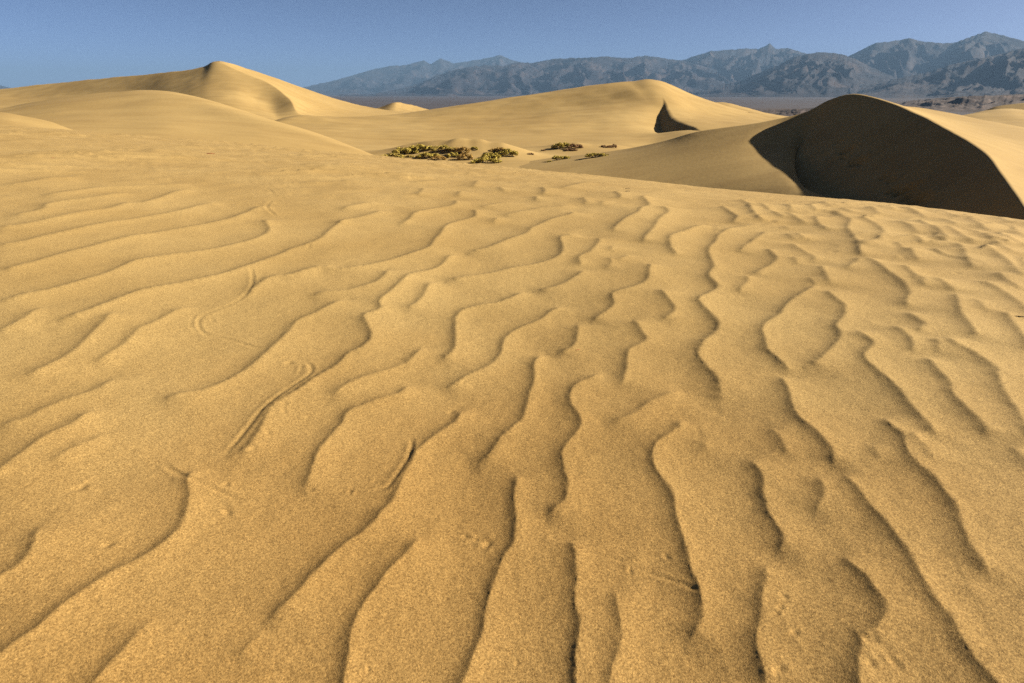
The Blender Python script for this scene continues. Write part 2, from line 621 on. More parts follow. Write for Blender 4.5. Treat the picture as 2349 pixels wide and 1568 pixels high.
dune("far_right_small", [
    [(1570, 275, 132), (1620, 272, 132), (1670, 272, 130), (1730, 276, 128), (1800, 282, 126), (1870, 290, 124)],
    [(1590, 250, 150), (1632, 238, 150), (1668, 237, 150), (1712, 248, 150), (1760, 261, 150), (1830, 272, 150)],
    [(1600, 280, 200), (1650, 272, 200), (1690, 270, 200), (1740, 275, 200), (1790, 280, 200), (1850, 290, 200)],
], "low pale dune back peeking out right of the central dune", 80, 50, undul=0.05)

# left middle dune
dune("left_mid", [
    [(-260, 345, 31), (-100, 345, 31), (20, 345, 31), (140, 350, 31), (260, 356, 31), (380, 364, 30.5), (500, 376, 30), (620, 388, 29.5), (740, 402, 29), (860, 418, 28.5), (960, 440, 28)],
    [(-250, 290, 52), (-90, 285, 51), (25, 278, 50), (145, 268, 49), (265, 262, 48), (375, 262, 46), (490, 278, 43), (610, 304, 39), (735, 336, 36), (850, 372, 33.5), (950, 405, 32)],
    [(-240, 300, 72), (-80, 265, 70), (15, 248, 68), (130, 227, 66), (250, 213, 64), (360, 210, 61), (460, 225, 56), (590, 265, 48), (715, 304, 42), (830, 345, 38), (930, 388, 35)],
    [(-240, 320, 95), (-80, 290, 95), (20, 270, 94), (140, 256, 92), (260, 246, 90), (390, 246, 87), (510, 262, 80), (640, 292, 68), (765, 330, 56), (870, 368, 48), (960, 405, 43)],
    [(-240, 345, 110), (-80, 325, 110), (20, 305, 110), (140, 296, 108), (260, 290, 106), (400, 292, 102), (530, 305, 96), (660, 325, 84), (790, 358, 70), (890, 385, 60), (970, 415, 52)],
], "smooth rounded pale dune at the left behind the rippled foreground", 300, 150, undul=0.07, soft=2)

dune("left_edge", [
    [(-200, 330, 35.1), (-100, 322, 35.1), (0, 318, 35.1), (60, 316, 35.1), (110, 315, 35.1), (165, 316, 35.1), (230, 322, 35.1)],
    [(-200, 290, 40.3), (-100, 282, 40.3), (0, 277, 40.3), (55, 284, 39.8), (105, 293, 39.3), (160, 304, 38.5), (230, 318, 37.7)],
    [(-200, 262, 45.5), (-100, 255, 45.5), (0, 257, 44.2), (60, 268, 42.9), (112, 281, 41.6), (170, 300, 40.3), (240, 320, 39.0)],
    [(-200, 275, 54.6), (-100, 270, 54.6), (20, 272, 53.3), (90, 280, 52.0), (150, 292, 50.7), (210, 306, 49.4), (280, 322, 48.1)],
    [(-200, 320, 65.0), (-100, 318, 65.0), (30, 318, 65.0), (110, 322, 62.4), (170, 328, 59.8), (240, 335, 57.2), (320, 345, 54.6)],
], "little brown slip face dune at the left edge behind the foreground", 120, 80, crease=(2,), undul=0.05)

# right dune: lit left arm, shaded slip face, bright windward side
crest_r = [(1140, 382, 53), (1274, 362, 54), (1395, 349, 52), (1510, 327, 50), (1600, 302, 49), (1720, 285, 48.5), (1800, 270, 49), (1850, 257, 49), (1900, 231, 48.5), (1950, 217, 47.5), (2000, 222, 46), (2070, 246, 42.5),
           (2150, 284, 38), (2250, 341, 31.5), (2300, 400, 26.5), (2352, 475, 22), (2420, 580, 18), (2500, 720, 14.5)]
cw = np.array([at(a, b, np.array(float(c))) for a, b, c in crest_r])


def off(i, dx, dy, z):
    return ('w', cw[i, 0] + dx, cw[i, 1] + dy, z)


n = len(crest_r)
foot = [(1140, 400, 47), (1274, 382, 47.5), (1395, 371, 46), (1505, 360, 44.5), (1600, 350, 43.5), (1710, 345, 42.5), (1780, 336, 43.8), (1822, 328, 44.2)]
floor_ = [(1140, 440, 40), (1274, 440, 39), (1395, 446, 37.5), (1500, 452, 36), (1600, 456, 35), (1700, 462, 33.5), (1770, 466, 32.4), (1815, 468, 31.7)]
foot = [('w', *at(a, b, np.array(float(c)))) for a, b, c in foot]
floor_ = [('w', *at(a, b, np.array(float(c)))) for a, b, c in floor_]
FL = [(1848, 470, 31.2), (1885, 472, 30.5), (1920, 475, 29.6), (1965, 478, 28.3), (2010, 484, 26.6), (2060, 490, 24.3), (2110, 500, 21.8), (2170, 520, 18.8), (2240, 560, 15.8), (2330, 640, 12.8)]
for i in range(8, n):
    zc = cw[i, 2]
    zf = {8: -3.6, 9: -4.1, 10: -4.5, 11: -4.85, 12: -5.05, 13: -5.1}.get(i, -5.15)
    L = max(1.2, (zc - zf) / 0.62)
    ux, uy = {8: (-0.62, -0.78), 9: (-0.78, -0.62), 10: (-0.88, -0.47)}.get(i, (-0.95, -0.3))
    foot.append(off(i, ux * L, uy * L, zc - 0.62 * L))
    floor_.append(('w', *at(*FL[i - 8][:2], np.array(float(FL[i - 8][2])))))
near = [('w', f[1] - 1, f[2] - 5, -7.2) for f in floor_]
right1 = [(1200, 395, 70), (1320, 378, 72), (1440, 362, 74), (1560, 330, 74), (1650, 308, 70), (1740, 300, 66), (1815, 285, 64), (1865, 275, 62), (1920, 252, 60), (1985, 236, 58), (2050, 240, 60), (2121, 257, 62),
          (2200, 282, 56), (2300, 320, 46), (2380, 370, 38), (2460, 430, 31), (2560, 520, 25), (2700, 640, 20)]
right2 = [(1260, 400, 85), (1380, 385, 88), (1490, 368, 90), (1600, 338, 90), (1690, 318, 88), (1770, 310, 86), (1840, 300, 86), (1890, 295, 86), (1950, 282, 86), (2020, 268, 86), (2100, 262, 88), (2180, 270, 88),
          (2260, 284, 84), (2360, 300, 78), (2460, 325, 66), (2560, 360, 54), (2700, 410, 44), (2900, 480, 34)]
right3 = [('w', *(at(a, b, np.array(d * 1.5)) * np.array([1, 1, 0]) + np.array([0, 0, -9]))) for a, b, d in right2]

FOOT = []


def dark_shape(A):
    rc = int(round(3 / 6 * (A.shape[0] - 1)))
    keep = (np.arange(rc) / rc)[:, None, None] ** 3
    Fr = A[:rc].copy()
    for _ in range(1600):
        Fr[:, 1:-1] = 0.25 * Fr[:, :-2] + 0.5 * Fr[:, 1:-1] + 0.25 * Fr[:, 2:]
    A[:rc] = A[:rc] * keep + Fr * (1 - keep)
    px, py = project(A)
    for (zx, zy, s_) in [(1290, 690, .7), (1340, 735, 1.2), (1322, 772, .7), (1400, 800, 1.3), (1425, 815, .8), (1550, 895, .8), (1585, 915, .7), (1618, 960, 1.0), (1650, 980, 1.2), (1662, 968, .8), (1692, 957, 1.1), (1700, 990, .7),
                        (1745, 930, .7), (1672, 1016, .9), (1725, 1022, 1.2), (1748, 1015, .8), (1710, 1055, 1.2), (1740, 1050, 1.3), (1762, 1052, .8)]:
        tx, ty = (2300 + .6556 * zx) * .6117, (80 + .6556 * zy) * .6117
        k = np.argmin((px - tx) ** 2 + (py - ty) ** 2 + 1e6 * (np.arange(A.shape[0])[:, None] > A.shape[0] * 0.5))
        c = A.reshape(-1, 3)[k].copy()
        q = ((A[..., 0] - c[0]) ** 2 + (A[..., 1] - c[1]) ** 2) / (0.24 * s_) ** 2
        A[..., 2] += -0.30 * s_ * np.exp(-q) + 0.03 * s_ * np.exp(-(np.sqrt(q) - 1.8) ** 2 * 2)


dune("right", [near, floor_, foot, crest_r, right1, right2, right3],
     "dark shaded dune at the right with a curving crest and footprints", 560, 300, crease=(3,), undul=0.03, shape=dark_shape)

dune("far_right", [
    [(2100, 292, 96), (2180, 292, 96), (2260, 294, 96), (2349, 298, 96), (2450, 304, 96), (2600, 312, 96)],
    [(2140, 276, 112), (2215, 264, 116), (2264, 254, 120), (2310, 250, 122), (2380, 256, 124), (2600, 270, 126)],
    [(2140, 290, 150), (2225, 278, 150), (2290, 272, 150), (2350, 268, 150), (2420, 270, 150), (2620, 285, 150)],
], "low golden dune at the right edge behind the dark dune", 100, 60, undul=0.06)
dune("far_right_dark", [
    [(2200, 275, 136), (2250, 268, 136), (2300, 264, 136), (2360, 264, 136), (2450, 266, 136), (2560, 270, 136)],
    [(2215, 266, 144), (2262, 252, 144), (2292, 243, 144), (2349, 237, 144), (2430, 234, 144), (2560, 240, 144)],
    [(2290, 275, 175), (2320, 268, 175), (2350, 262, 175), (2400, 258, 175), (2480, 256, 175), (2600, 262, 175)],
], "dark shadowed dune crest at the right edge of the picture", 80, 50, crease=(1,), undul=0.05)

# ------------------------------------------------------------------ rippled foreground dune
H0 = 1.25
edge = np.array([(-900, 258), (-500, 266), (-250, 274), (0, 288), (101, 294), (171, 300), (269, 308), (508, 328), (795, 354), (877, 362), (928, 366), (1074, 380), (1256, 394.5),
                 (1402, 407), (1529, 421), (1647, 434), (1832, 450), (2008, 464), (2149, 480), (2349, 506), (2700, 560), (3300, 660)], float)
er = ray(edge[:, 0], edge[:, 1])
e_th = np.arctan2(er[:, 0], er[:, 1])
e_T = -er[:, 2]
e_R = np.interp(edge[:, 0], [-900, 0, 800, 1500, 2349, 3300], [46, 37, 23, 15.5, 12, 9.5])
tt = np.linspace(-1.35, 1.35, 600)
T_s = np.interp(tt, e_th, e_T)
R_s = np.interp(tt, e_th, e_R)
ker = np.hanning(31)
ker /= ker.sum()
T_s = np.convolve(np.pad(T_s, 15, mode='edge'), ker, 'valid')
R_s = np.convolve(np.pad(R_s, 15, mode='edge'), ker, 'valid')
# behind the viewer the dune simply closes round
tt = np.concatenate([[-math.pi], tt, [math.pi]])
T_s = np.concatenate([[0.5 * (T_s[0] + T_s[-1])], T_s, [0.5 * (T_s[0] + T_s[-1])]])
R_s = np.concatenate([[0.5 * (R_s[0] + R_s[-1])], R_s, [0.5 * (R_s[0] + R_s[-1])]])


def fg_ab(theta):
    T = np.interp(theta, tt, T_s)
    R = np.interp(theta, tt, R_s)
    return 2 * H0 / R - T, H0 / R ** 2, R


def near_tilt(x, y):
    """the ground leans slightly to the left around the viewer's feet"""
    return 0.046 * x * np.exp(-(x * x + y * y) / 2.6 ** 2)


def fg_point(px, py):
    """ground point of the smooth foreground dune seen along a sight line"""
    r = ray(px, py)
    theta = np.arctan2(r[..., 0], r[..., 1])
    a, b, R = fg_ab(theta)
    T = -r[..., 2]
    hh = H0 + 0 * T
    for _ in range(5):
        disc = np.maximum((a + T) ** 2 - 4 * b * hh, 0)
        rad = np.minimum(((a + T) - np.sqrt(disc)) / (2 * b), R)
        hh = H0 - near_tilt(rad * np.sin(theta), rad * np.cos(theta))
    return np.stack([rad * np.sin(theta), rad * np.cos(theta)], -1)


NT, NR = 1140, 900
side_th = np.geomspace(1.37, math.pi, 60)
theta = np.concatenate([-side_th[::-1], np.linspace(-1.36, 1.36, NT - 120), side_th])
rad_f = np.geomspace(0.02, 75.0, 9000)
dens = 0.62 * (H0 / (rad_f ** 2 + H0 ** 2)) / 1.13 + 0.38 * (1 / np.maximum(rad_f, 0.6)) / 5.0 * smooth(0, 0.5, rad_f)
cum = np.concatenate([[0], np.cumsum(0.5 * (dens[1:] + dens[:-1]) * np.diff(rad_f))])
rad = np.interp(np.linspace(0, cum[-1], NR), cum, rad_f)
RG, TG = np.meshgrid(rad, theta, indexing='ij')
ga, gb, gR = fg_ab(TG)
GX, GY = RG * np.sin(TG), RG * np.cos(TG)
GZ = -H0 + ga * RG - gb * RG ** 2 - 0.012 * np.maximum(RG - gR, 0) ** 2
GZ = GZ + near_tilt(GX, GY)
zcap = -9.5
GZ = np.maximum(GZ, zcap)

SC = 1300.0 / 2349.0
TILES = {1: (0, 560), 2: (1270, 560), 3: (2540, 650), 4: (0, 1200), 5: (1270, 1200), 6: (2540, 1200), 7: (0, 1863), 8: (1270, 1863), 9: (2540, 1863)}


def path(spec):
    pts = []
    for tile, pp in spec:
        ox, oy = TILES[tile]
        for x, y in pp:
            pts.append(((ox + x * SC) * IMG_W / 3840.0, (oy + y * SC) * IMG_W / 3840.0))
    return np.array(pts, float)


# measured ripple crests: strength, then survey tile + points
RIPPLES = [
    (.3, [(1, [(0, 250), (180, 240), (350, 210), (560, 200)])]),
    (.35, [(1, [(270, 330), (400, 310), (520, 295), (700, 270), (950, 260), (1300, 245)])]),
    (.45, [(1, [(0, 460), (150, 450), (290, 425), (340, 380), (480, 355), (640, 340), (900, 300)])]),
    (.45, [(1, [(-100, 550), (0, 540), (150, 530), (400, 480), (600, 440), (760, 415), (880, 380), (1000, 370), (1200, 300), (1340, 280)])]),
    (.5, [(1, [(-100, 670), (0, 660), (150, 645), (350, 595), (520, 560), (680, 520), (880, 490), (1050, 460), (1220, 430), (1420, 380), (1540, 375)])]),
    (.6, [(1, [(-100, 860), (0, 840), (200, 790), (440, 720), (640, 670), (850, 615), (1050, 580), (1300, 540), (1560, 485), (1680, 440), (1800, 385)])]),
    (.65, [(1, [(-100, 1070), (0, 1050), (200, 1000), (400, 960), (560, 910), (700, 865), (860, 800), (960, 765), (1150, 735), (1400, 700), (1600, 655), (1760, 610), (1830, 560), (1810, 510), (1790, 480)])]),
    (.5, [(1, [(-100, 1270), (0, 1240), (120, 1190), (240, 1120), (330, 1070)])]),
    (.7, [(1, [(280, 1210), (380, 1190), (550, 1140), (700, 1080), (850, 1020), (980, 975), (1130, 945), (1350, 900), (1560, 850), (1700, 800), (1830, 755), (1930, 720), (1990, 690), (2110, 650), (2180, 610), (2340, 490)])]),
    (.6, [(4, [(100, 430), (200, 385), (300, 340), (420, 285), (540, 205), (640, 110), (720, 30), (780, -40)])]),
    (.45, [(4, [(-100, 750), (0, 720), (180, 680), (330, 610), (500, 535), (640, 490), (740, 430), (790, 380)])]),
    (.4, [(4, [(640, 340), (740, 260), (860, 180), (950, 80), (1050, 35), (1180, -40), (1300, -90)])]),
    (.6, [(4, [(-100, 1140), (0, 1050), (100, 970), (200, 890), (330, 800), (470, 740), (580, 670), (700, 600)])]),
    (.35, [(4, [(300, 1020), (400, 960), (520, 890), (640, 840), (760, 760)])]),
    (.65, [(4, [(1050, 590), (1200, 530), (1400, 490), (1550, 430), (1680, 350), (1790, 250), (1880, 170), (1960, 100), (2010, 30), (2060, 0), (2150, -40), (2250, -90), (2349, -130)])]),
    (.5, [(1, [(2080, 1015), (2200, 985), (2349, 970)]), (2, [(150, 945), (260, 910), (320, 860), (325, 825)])]),
    (.75, [(1, [(1660, 1040), (1720, 970), (1800, 910), (1860, 880), (1960, 870), (2080, 835), (2180, 815)]), (2, [(0, 830), (150, 810), (320, 775), (480, 725), (600, 685), (650, 640), (690, 590), (720, 540), (790, 510), (880, 485), (935, 460), (920, 410)])]),
    (.35, [(2, [(940, 405), (1000, 395), (1080, 380), (1200, 365)])]),
    (.85, [(7, [(-300, 1330), (-100, 1190), (0, 1110), (60, 1060), (180, 970), (270, 910), (370, 820), (450, 750), (560, 670), (680, 590), (800, 510), (930, 450), (1060, 370), (1160, 290), (1230, 220), (1280, 100), (1285, 10)]), (4, [(1270, 1120), (1300, 1060), (1400, 1010)])]),
    (.8, [(4, [(1400, 1010), (1520, 960), (1600, 930), (1700, 860), (1780, 740), (1850, 620), (1930, 560), (2060, 480), (2130, 420), (2250, 350), (2330, 280)]), (5, [(60, 240), (130, 210), (190, 170), (215, 130), (200, 60), (170, 0)]), (2, [(180, 1140), (290, 1095), (280, 1050), (350, 990), (420, 930), (470, 880), (520, 860), (640, 830), (720, 780), (760, 740), (820, 715)])]),
    (.9, [(7, [(1740, 890), (1850, 830), (1950, 750), (2050, 650), (2140, 540), (2230, 440), (2320, 360)]), (8, [(90, 310), (180, 260), (250, 200), (310, 120), (380, 40)]), (5, [(440, 1100), (480, 1010), (540, 890), (620, 830), (700, 770), (790, 710), (830, 650), (815, 610)])]),
    (.75, [(5, [(690, 510), (780, 460), (900, 390), (1010, 335), (1090, 260), (1110, 180), (1160, 115), (1240, 65), (1330, 30), (1390, 0)]), (2, [(1440, 1120), (1540, 1070)])]),
    (.6, [(4, [(2210, 560), (2280, 520)]), (5, [(0, 510), (60, 465), (150, 420), (260, 380), (370, 345), (470, 300), (540, 230), (590, 190)])]),
    (.8, [(4, [(2010, 1190), (2090, 1120), (2130, 1000), (2160, 920), (2230, 830), (2330, 720)]), (5, [(70, 650), (170, 600), (300, 550), (430, 515), (500, 440)])]),
    (.85, [(5, [(640, 300), (730, 270), (780, 220), (795, 120), (800, 0)]), (2, [(790, 1170), (830, 1110), (930, 1080), (1100, 1050), (1200, 1010), (1270, 970)])]),
    (.5, [(2, [(430, 1110), (530, 1060), (590, 1000), (620, 940), (650, 905)])]),
    (.75, [(2, [(700, 905), (900, 880), (1050, 855), (1200, 815), (1360, 785), (1480, 745), (1525, 700), (1515, 650), (1500, 610), (1560, 595), (1640, 585)])]),
    (.6, [(2, [(840, 715), (940, 700), (1060, 670), (1160, 620), (1270, 580), (1310, 545), (1400, 505), (1480, 475), (1570, 455), (1610, 430)])]),
    (.6, [(2, [(400, 525), (470, 500), (510, 455), (560, 435), (680, 410), (770, 395), (800, 375), (780, 350)])]),
    (.3, [(2, [(0, 520), (40, 490), (150, 470), (270, 440), (290, 420)])]),
    (.3, [(2, [(530, 320), (575, 285), (570, 265)])]), (.35, [(2, [(900, 265), (950, 220)])]), (.35, [(2, [(1090, 260), (1120, 295)])]),
    (.5, [(2, [(1310, 355), (1345, 345), (1330, 320)])]), (.5, [(2, [(1385, 260), (1400, 295), (1380, 315)])]),
    (.6, [(2, [(1865, 290), (1905, 320), (1895, 345)])]), (.4, [(2, [(1650, 330), (1675, 365), (1640, 380)])]),
    (.5, [(2, [(1050, 515), (1085, 470)])]), (.4, [(2, [(1770, 390), (1800, 355)])]), (.3, [(2, [(800, 330), (840, 290)])]),
    (.25, [(2, [(1100, 460), (1300, 420), (1400, 405), (1600, 385)])]), (.25, [(2, [(1500, 275), (1620, 245), (1700, 230)])]), (.3, [(2, [(0, 420), (150, 385), (270, 360)])]),
    (.65, [(2, [(1860, 575), (1900, 520), (1960, 475), (2030, 440), (2060, 405), (2105, 390), (2070, 345), (2080, 320)])]),
    (.6, [(2, [(2065, 645), (2090, 590), (2150, 530), (2190, 470), (2235, 430), (2190, 395)])]),
    (.75, [(2, [(2310, 740), (2255, 680), (2245, 620), (2260, 600), (2349, 570)]), (3, [(120, 380), (200, 360)])]),
    (.5, [(2, [(1660, 810), (1635, 780), (1640, 745), (1710, 710), (1755, 650), (1760, 600)])]),
    (.35, [(2, [(1810, 820), (1850, 785), (1840, 740)])]), (.3, [(2, [(1840, 710), (1855, 660)])]), (.3, [(2, [(1890, 775), (1980, 720)])]),
    (.65, [(2, [(1300, 970), (1420, 955), (1510, 930), (1600, 880), (1670, 825)])]),
    (.8, [(2, [(1690, 1190), (1760, 1150), (1820, 1110), (1870, 1060), (1860, 1010), (1890, 985), (2000, 950), (2070, 915), (2100, 870), (2110, 780)])]),
    (.75, [(2, [(2150, 1170), (2240, 1140), (2275, 1100), (2250, 1050), (2160, 960)])]),
    (.75, [(5, [(1905, 480), (1930, 400), (1955, 340), (1950, 260), (1980, 210), (2060, 170), (2095, 140), (2060, 100), (2000, 30)]), (2, [(1970, 1160)])]),
    (.75, [(5, [(1440, 260), (1530, 230), (1585, 190), (1615, 130), (1620, 50)]), (2, [(1595, 1180)])]),
    (.95, [(5, [(880, 1005), (1000, 960), (1060, 890), (1110, 820), (1190, 740), (1250, 680), (1280, 590), (1290, 500), (1325, 400), (1330, 300), (1400, 240)])]),
    (.95, [(8, [(1390, 200), (1450, 130), (1530, 60)]), (5, [(1550, 1200), (1550, 1130), (1530, 1030), (1510, 930), (1540, 870), (1610, 790), (1645, 720), (1610, 650), (1565, 580), (1570, 510), (1620, 455), (1720, 410), (1800, 365)])]),
    (.6, [(5, [(1780, 715), (1900, 690), (2010, 640), (2100, 580), (2200, 530), (2330, 485)])]),
    (1.0, [(9, [(30, 1060), (100, 960), (140, 870), (150, 740), (130, 610), (90, 520), (50, 370)]), (8, [(2290, 200), (2270, 80)]), (5, [(2270, 1250), (2240, 1170), (2190, 1090), (2130, 1000), (2125, 930), (2150, 850), (2240, 790), (2310, 740), (2325, 670)])]),
    (1.0, [(8, [(770, 1480), (840, 1270), (890, 1120), (940, 1030), (980, 930), (1000, 820), (1030, 680), (1070, 560), (1120, 430), (1180, 340), (1200, 220), (1190, 100)]), (5, [(1190, 1200), (1215, 1040)])]),
    (.9, [(8, [(15, 1480), (45, 1260), (70, 1080), (80, 960), (120, 830), (180, 720), (250, 640), (330, 540), (420, 450), (480, 390), (560, 250)])]),
    (1.0, [(8, [(1610, 1480), (1600, 1280), (1595, 1100), (1615, 1000), (1620, 850), (1590, 750), (1600, 650), (1615, 560), (1600, 420), (1550, 280)])]),
    (.45, [(8, [(1830, 1420), (1850, 1200), (1890, 1050), (1920, 930), (1900, 820), (1860, 600)])]),
    (.75, [(7, [(540, 1460), (670, 1260), (760, 1140), (830, 1070), (900, 990), (1000, 890), (1090, 790)])]),
    (.3, [(7, [(1600, 1110), (1700, 1000), (1800, 920)])]),
    (.75, [(7, [(-260, 760), (-100, 640), (0, 560), (90, 510), (180, 430), (230, 330), (260, 180)])]),
    (.95, [(6, [(250, 620), (300, 580), (290, 500), (280, 440), (240, 390), (180, 340), (130, 270)]), (3, [(140, 1230), (180, 1160), (250, 1110), (285, 1060), (250, 1010), (190, 950), (140, 890), (150, 860), (240, 820), (280, 780), (215, 710), (240, 650), (230, 590), (210, 530), (260, 480), (270, 440), (330, 400), (430, 375), (560, 355)])]),
    (.9, [(6, [(790, 390), (700, 300), (620, 230)]), (3, [(610, 1210), (590, 1150), (575, 1080), (620, 1030), (690, 980), (730, 920), (800, 860), (890, 800), (960, 765)])]),
    (.7, [(3, [(490, 705), (560, 670), (640, 630), (680, 600), (650, 570), (590, 520)])]),
    (.55, [(3, [(420, 840), (440, 790), (465, 750), (460, 695)])]),
    (.5, [(3, [(420, 555), (460, 510), (540, 455), (610, 400)])]),
    (.8, [(3, [(370, 350), (395, 310), (340, 270), (290, 230)])]),
    (.65, [(3, [(600, 350), (530, 310), (500, 270), (490, 225), (410, 185)])]),
    (.65, [(3, [(730, 325), (640, 280), (570, 220)])]), (.6, [(3, [(765, 275), (770, 250), (710, 220)])]), (.6, [(3, [(880, 365), (800, 320), (730, 285)])]),
    (.6, [(3, [(945, 275), (890, 220)])]), (.7, [(3, [(1040, 405), (950, 350), (925, 305)])]), (.4, [(3, [(770, 395), (710, 365)])]), (.4, [(3, [(810, 470), (720, 415)])]), (.4, [(3, [(880, 470), (790, 410)])]),
    (.5, [(3, [(1065, 245), (970, 200)])]),
    (.8, [(3, [(1270, 590), (1240, 560), (1215, 480), (1180, 430), (1150, 390), (1175, 335), (1130, 310), (1070, 270)])]),
    (.7, [(3, [(1220, 505), (1370, 475), (1360, 450), (1405, 425), (1380, 390), (1320, 350), (1220, 305)])]),
    (.35, [(3, [(1130, 670), (1210, 610), (1225, 570)])]),
    (.85, [(3, [(1560, 935), (1545, 890), (1575, 840), (1560, 800), (1500, 740), (1420, 690), (1350, 630), (1260, 580)])]),
    (.8, [(3, [(1680, 800), (1640, 740), (1580, 690), (1510, 630)])]),
    (.6, [(3, [(1620, 425), (1560, 370), (1490, 335)])]), (.65, [(3, [(1665, 505), (1630, 460), (1530, 425)])]), (.7, [(3, [(1640, 615), (1600, 570), (1565, 520)])]),
    (.7, [(3, [(1830, 480), (1780, 430), (1720, 380), (1630, 325)])]),
    (.6, [(3, [(2070, 505), (1970, 480), (1880, 430), (1810, 380)])]), (.7, [(3, [(2015, 665), (1950, 600), (1930, 550), (1890, 490)])]),
    (.75, [(3, [(2400, 730), (2300, 690), (2240, 630), (2160, 570), (2040, 505)])]),
    (.55, [(3, [(2280, 570), (2150, 490), (2060, 440), (2000, 420), (1880, 385)])]),
    (.5, [(3, [(1690, 315), (1530, 245)])]), (.4, [(3, [(1210, 285), (1090, 245)])]), (.4, [(3, [(1380, 295), (1270, 235)])]), (.4, [(3, [(1470, 270), (1410, 230)])]), (.4, [(3, [(1900, 370), (1790, 315)])]),
    (.5, [(3, [(2140, 415), (2050, 370), (1980, 310)])]), (.5, [(3, [(2400, 530), (2250, 470), (2140, 415)])]), (.4, [(3, [(2260, 355), (2140, 305)])]), (.4, [(3, [(1910, 315), (1750, 260)])]), (.4, [(3, [(2400, 460), (2240, 395)])]),
    (.4, [(3, [(2400, 380), (2280, 330)])]),
    (.9, [(3, [(1990, 1150), (2010, 1110), (1970, 1050), (1920, 980), (1900, 910), (1870, 820)])]),
    (.5, [(3, [(1910, 840), (1820, 780), (1730, 720)])]), (.5, [(3, [(2090, 960), (2060, 910), (1980, 865)])]),
    (.6, [(3, [(2320, 810), (2240, 750), (2150, 675)])]), (.65, [(3, [(2450, 1010), (2349, 930), (2230, 840), (2130, 780), (2020, 730)])]),
    (.85, [(3, [(2450, 1260), (2349, 1150), (2320, 1110), (2270, 1040), (2220, 950)])]),
    (.6, [(3, [(1030, 775), (1000, 710), (970, 630)])]), (.5, [(3, [(950, 780), (885, 710)])]), (.4, [(3, [(900, 625), (930, 590), (850, 540), (750, 480)])]), (.5, [(3, [(815, 635), (775, 580)])]),
    (.85, [(6, [(830, 345), (940, 310), (1000, 260)]), (3, [(1060, 1180), (1105, 1110), (1080, 1050), (1115, 990), (1130, 920), (1060, 860), (1000, 800)])]),
    (.95, [(6, [(1720, 840), (1740, 800), (1700, 740), (1630, 670), (1560, 590), (1500, 510), (1430, 440), (1350, 370), (1280, 310), (1260, 265), (1300, 220), (1325, 180), (1280, 150), (1190, 85)])]),
    (.7, [(6, [(1620, 255), (1590, 230), (1580, 170), (1530, 110), (1430, 40)])]),
    (.95, [(6, [(2040, 830), (2075, 800), (2060, 750), (2000, 680), (1920, 600), (1850, 520), (1830, 450), (1760, 360), (1680, 250)])]),
    (.7, [(6, [(1730, 240), (1755, 200), (1710, 140)])]),
    (.7, [(3, [(1630, 1120), (1640, 1080), (1670, 1045), (1620, 1000), (1530, 940)])]),
    (.9, [(6, [(2450, 900), (2349, 750), (2310, 680), (2280, 600), (2220, 520), (2170, 430), (2150, 350), (2080, 300), (1980, 240), (1880, 200), (1770, 130)])]),
    (1.0, [(6, [(1030, 1025), (1055, 970), (1040, 910), (990, 840), (920, 770), (830, 690), (770, 590), (735, 490), (715, 385)])]),
    (1.0, [(9, [(2090, 610), (2050, 500), (2010, 420), (1960, 320), (1930, 230), (1900, 150), (1860, 62)]), (6, [(1800, 1190), (1740, 1110), (1650, 1030), (1580, 960), (1530, 880), (1510, 800), (1450, 750), (1370, 660)])]),
    (.5, [(6, [(1745, 1000), (1680, 890), (1610, 830), (1570, 760)])]),
    (.55, [(6, [(770, 965), (730, 880), (680, 800), (590, 730)])]), (.35, [(6, [(195, 915), (170, 820)])]), (.45, [(6, [(1375, 985), (1310, 860)])]),
    (.95, [(9, [(640, 420), (720, 330), (700, 270), (640, 190), (590, 100)]), (6, [(590, 1260), (575, 1180), (580, 1080), (540, 1020), (440, 930)])]),
    (.85, [(9, [(600, 1400), (570, 1180), (530, 1010), (530, 920), (560, 830), (570, 700), (600, 560), (585, 430)])]),
    (.75, [(9, [(910, 165), (960, 80)]), (6, [(975, 1230), (980, 1190), (960, 1120), (935, 1050)])]),
    (.9, [(9, [(2320, 1480), (2180, 1320), (2060, 1200), (1980, 1110), (1920, 1010), (1880, 930), (1840, 840), (1760, 760), (1690, 650), (1620, 530), (1560, 400), (1480, 290), (1400, 190), (1300, 90)]), (6, [(1250, 1220), (1180, 1140), (1080, 1030)])]),
    (.95, [(9, [(1215, 1480), (1222, 1280), (1210, 1160), (1230, 1060), (1250, 970), (1290, 950), (1350, 890), (1395, 800), (1385, 730), (1330, 650), (1270, 560), (1180, 490), (1070, 380)])]),
    (.6, [(6, [(2450, 1050), (2349, 960), (2310, 920), (2240, 860)])]),
    (.4, [(9, [(2005, 720), (1950, 620)])]),
]


def resample(p, n):
    p = spline_axis(p, max(8, len(p) * 8), axis=0)
    s = np.concatenate([[0], np.cumsum(np.hypot(*np.diff(p, axis=0).T))])
    t = np.linspace(0, s[-1], n)
    return np.stack([np.interp(t, s, p[:, 0]), np.interp(t, s, p[:, 1])], -1), s[-1]


def window(p, margin):
    r = np.hypot(p[:, 0], p[:, 1])
    t = np.arctan2(p[:, 0], p[:, 1])
    m = margin
    i0 = np.searchsorted(rad, max(r.min() - m, rad[0]))
    i1 = np.searchsorted(rad, r.max() + m)
    dt = m / max(r.min(), 0.4)
    j0 = np.searchsorted(theta, t.min() - dt)
    j1 = np.searchsorted(theta, t.max() + dt)
    return slice(max(i0 - 1, 0), min(i1 + 1, NR)), slice(max(j0 - 1, 0), min(j1 + 1, NT))


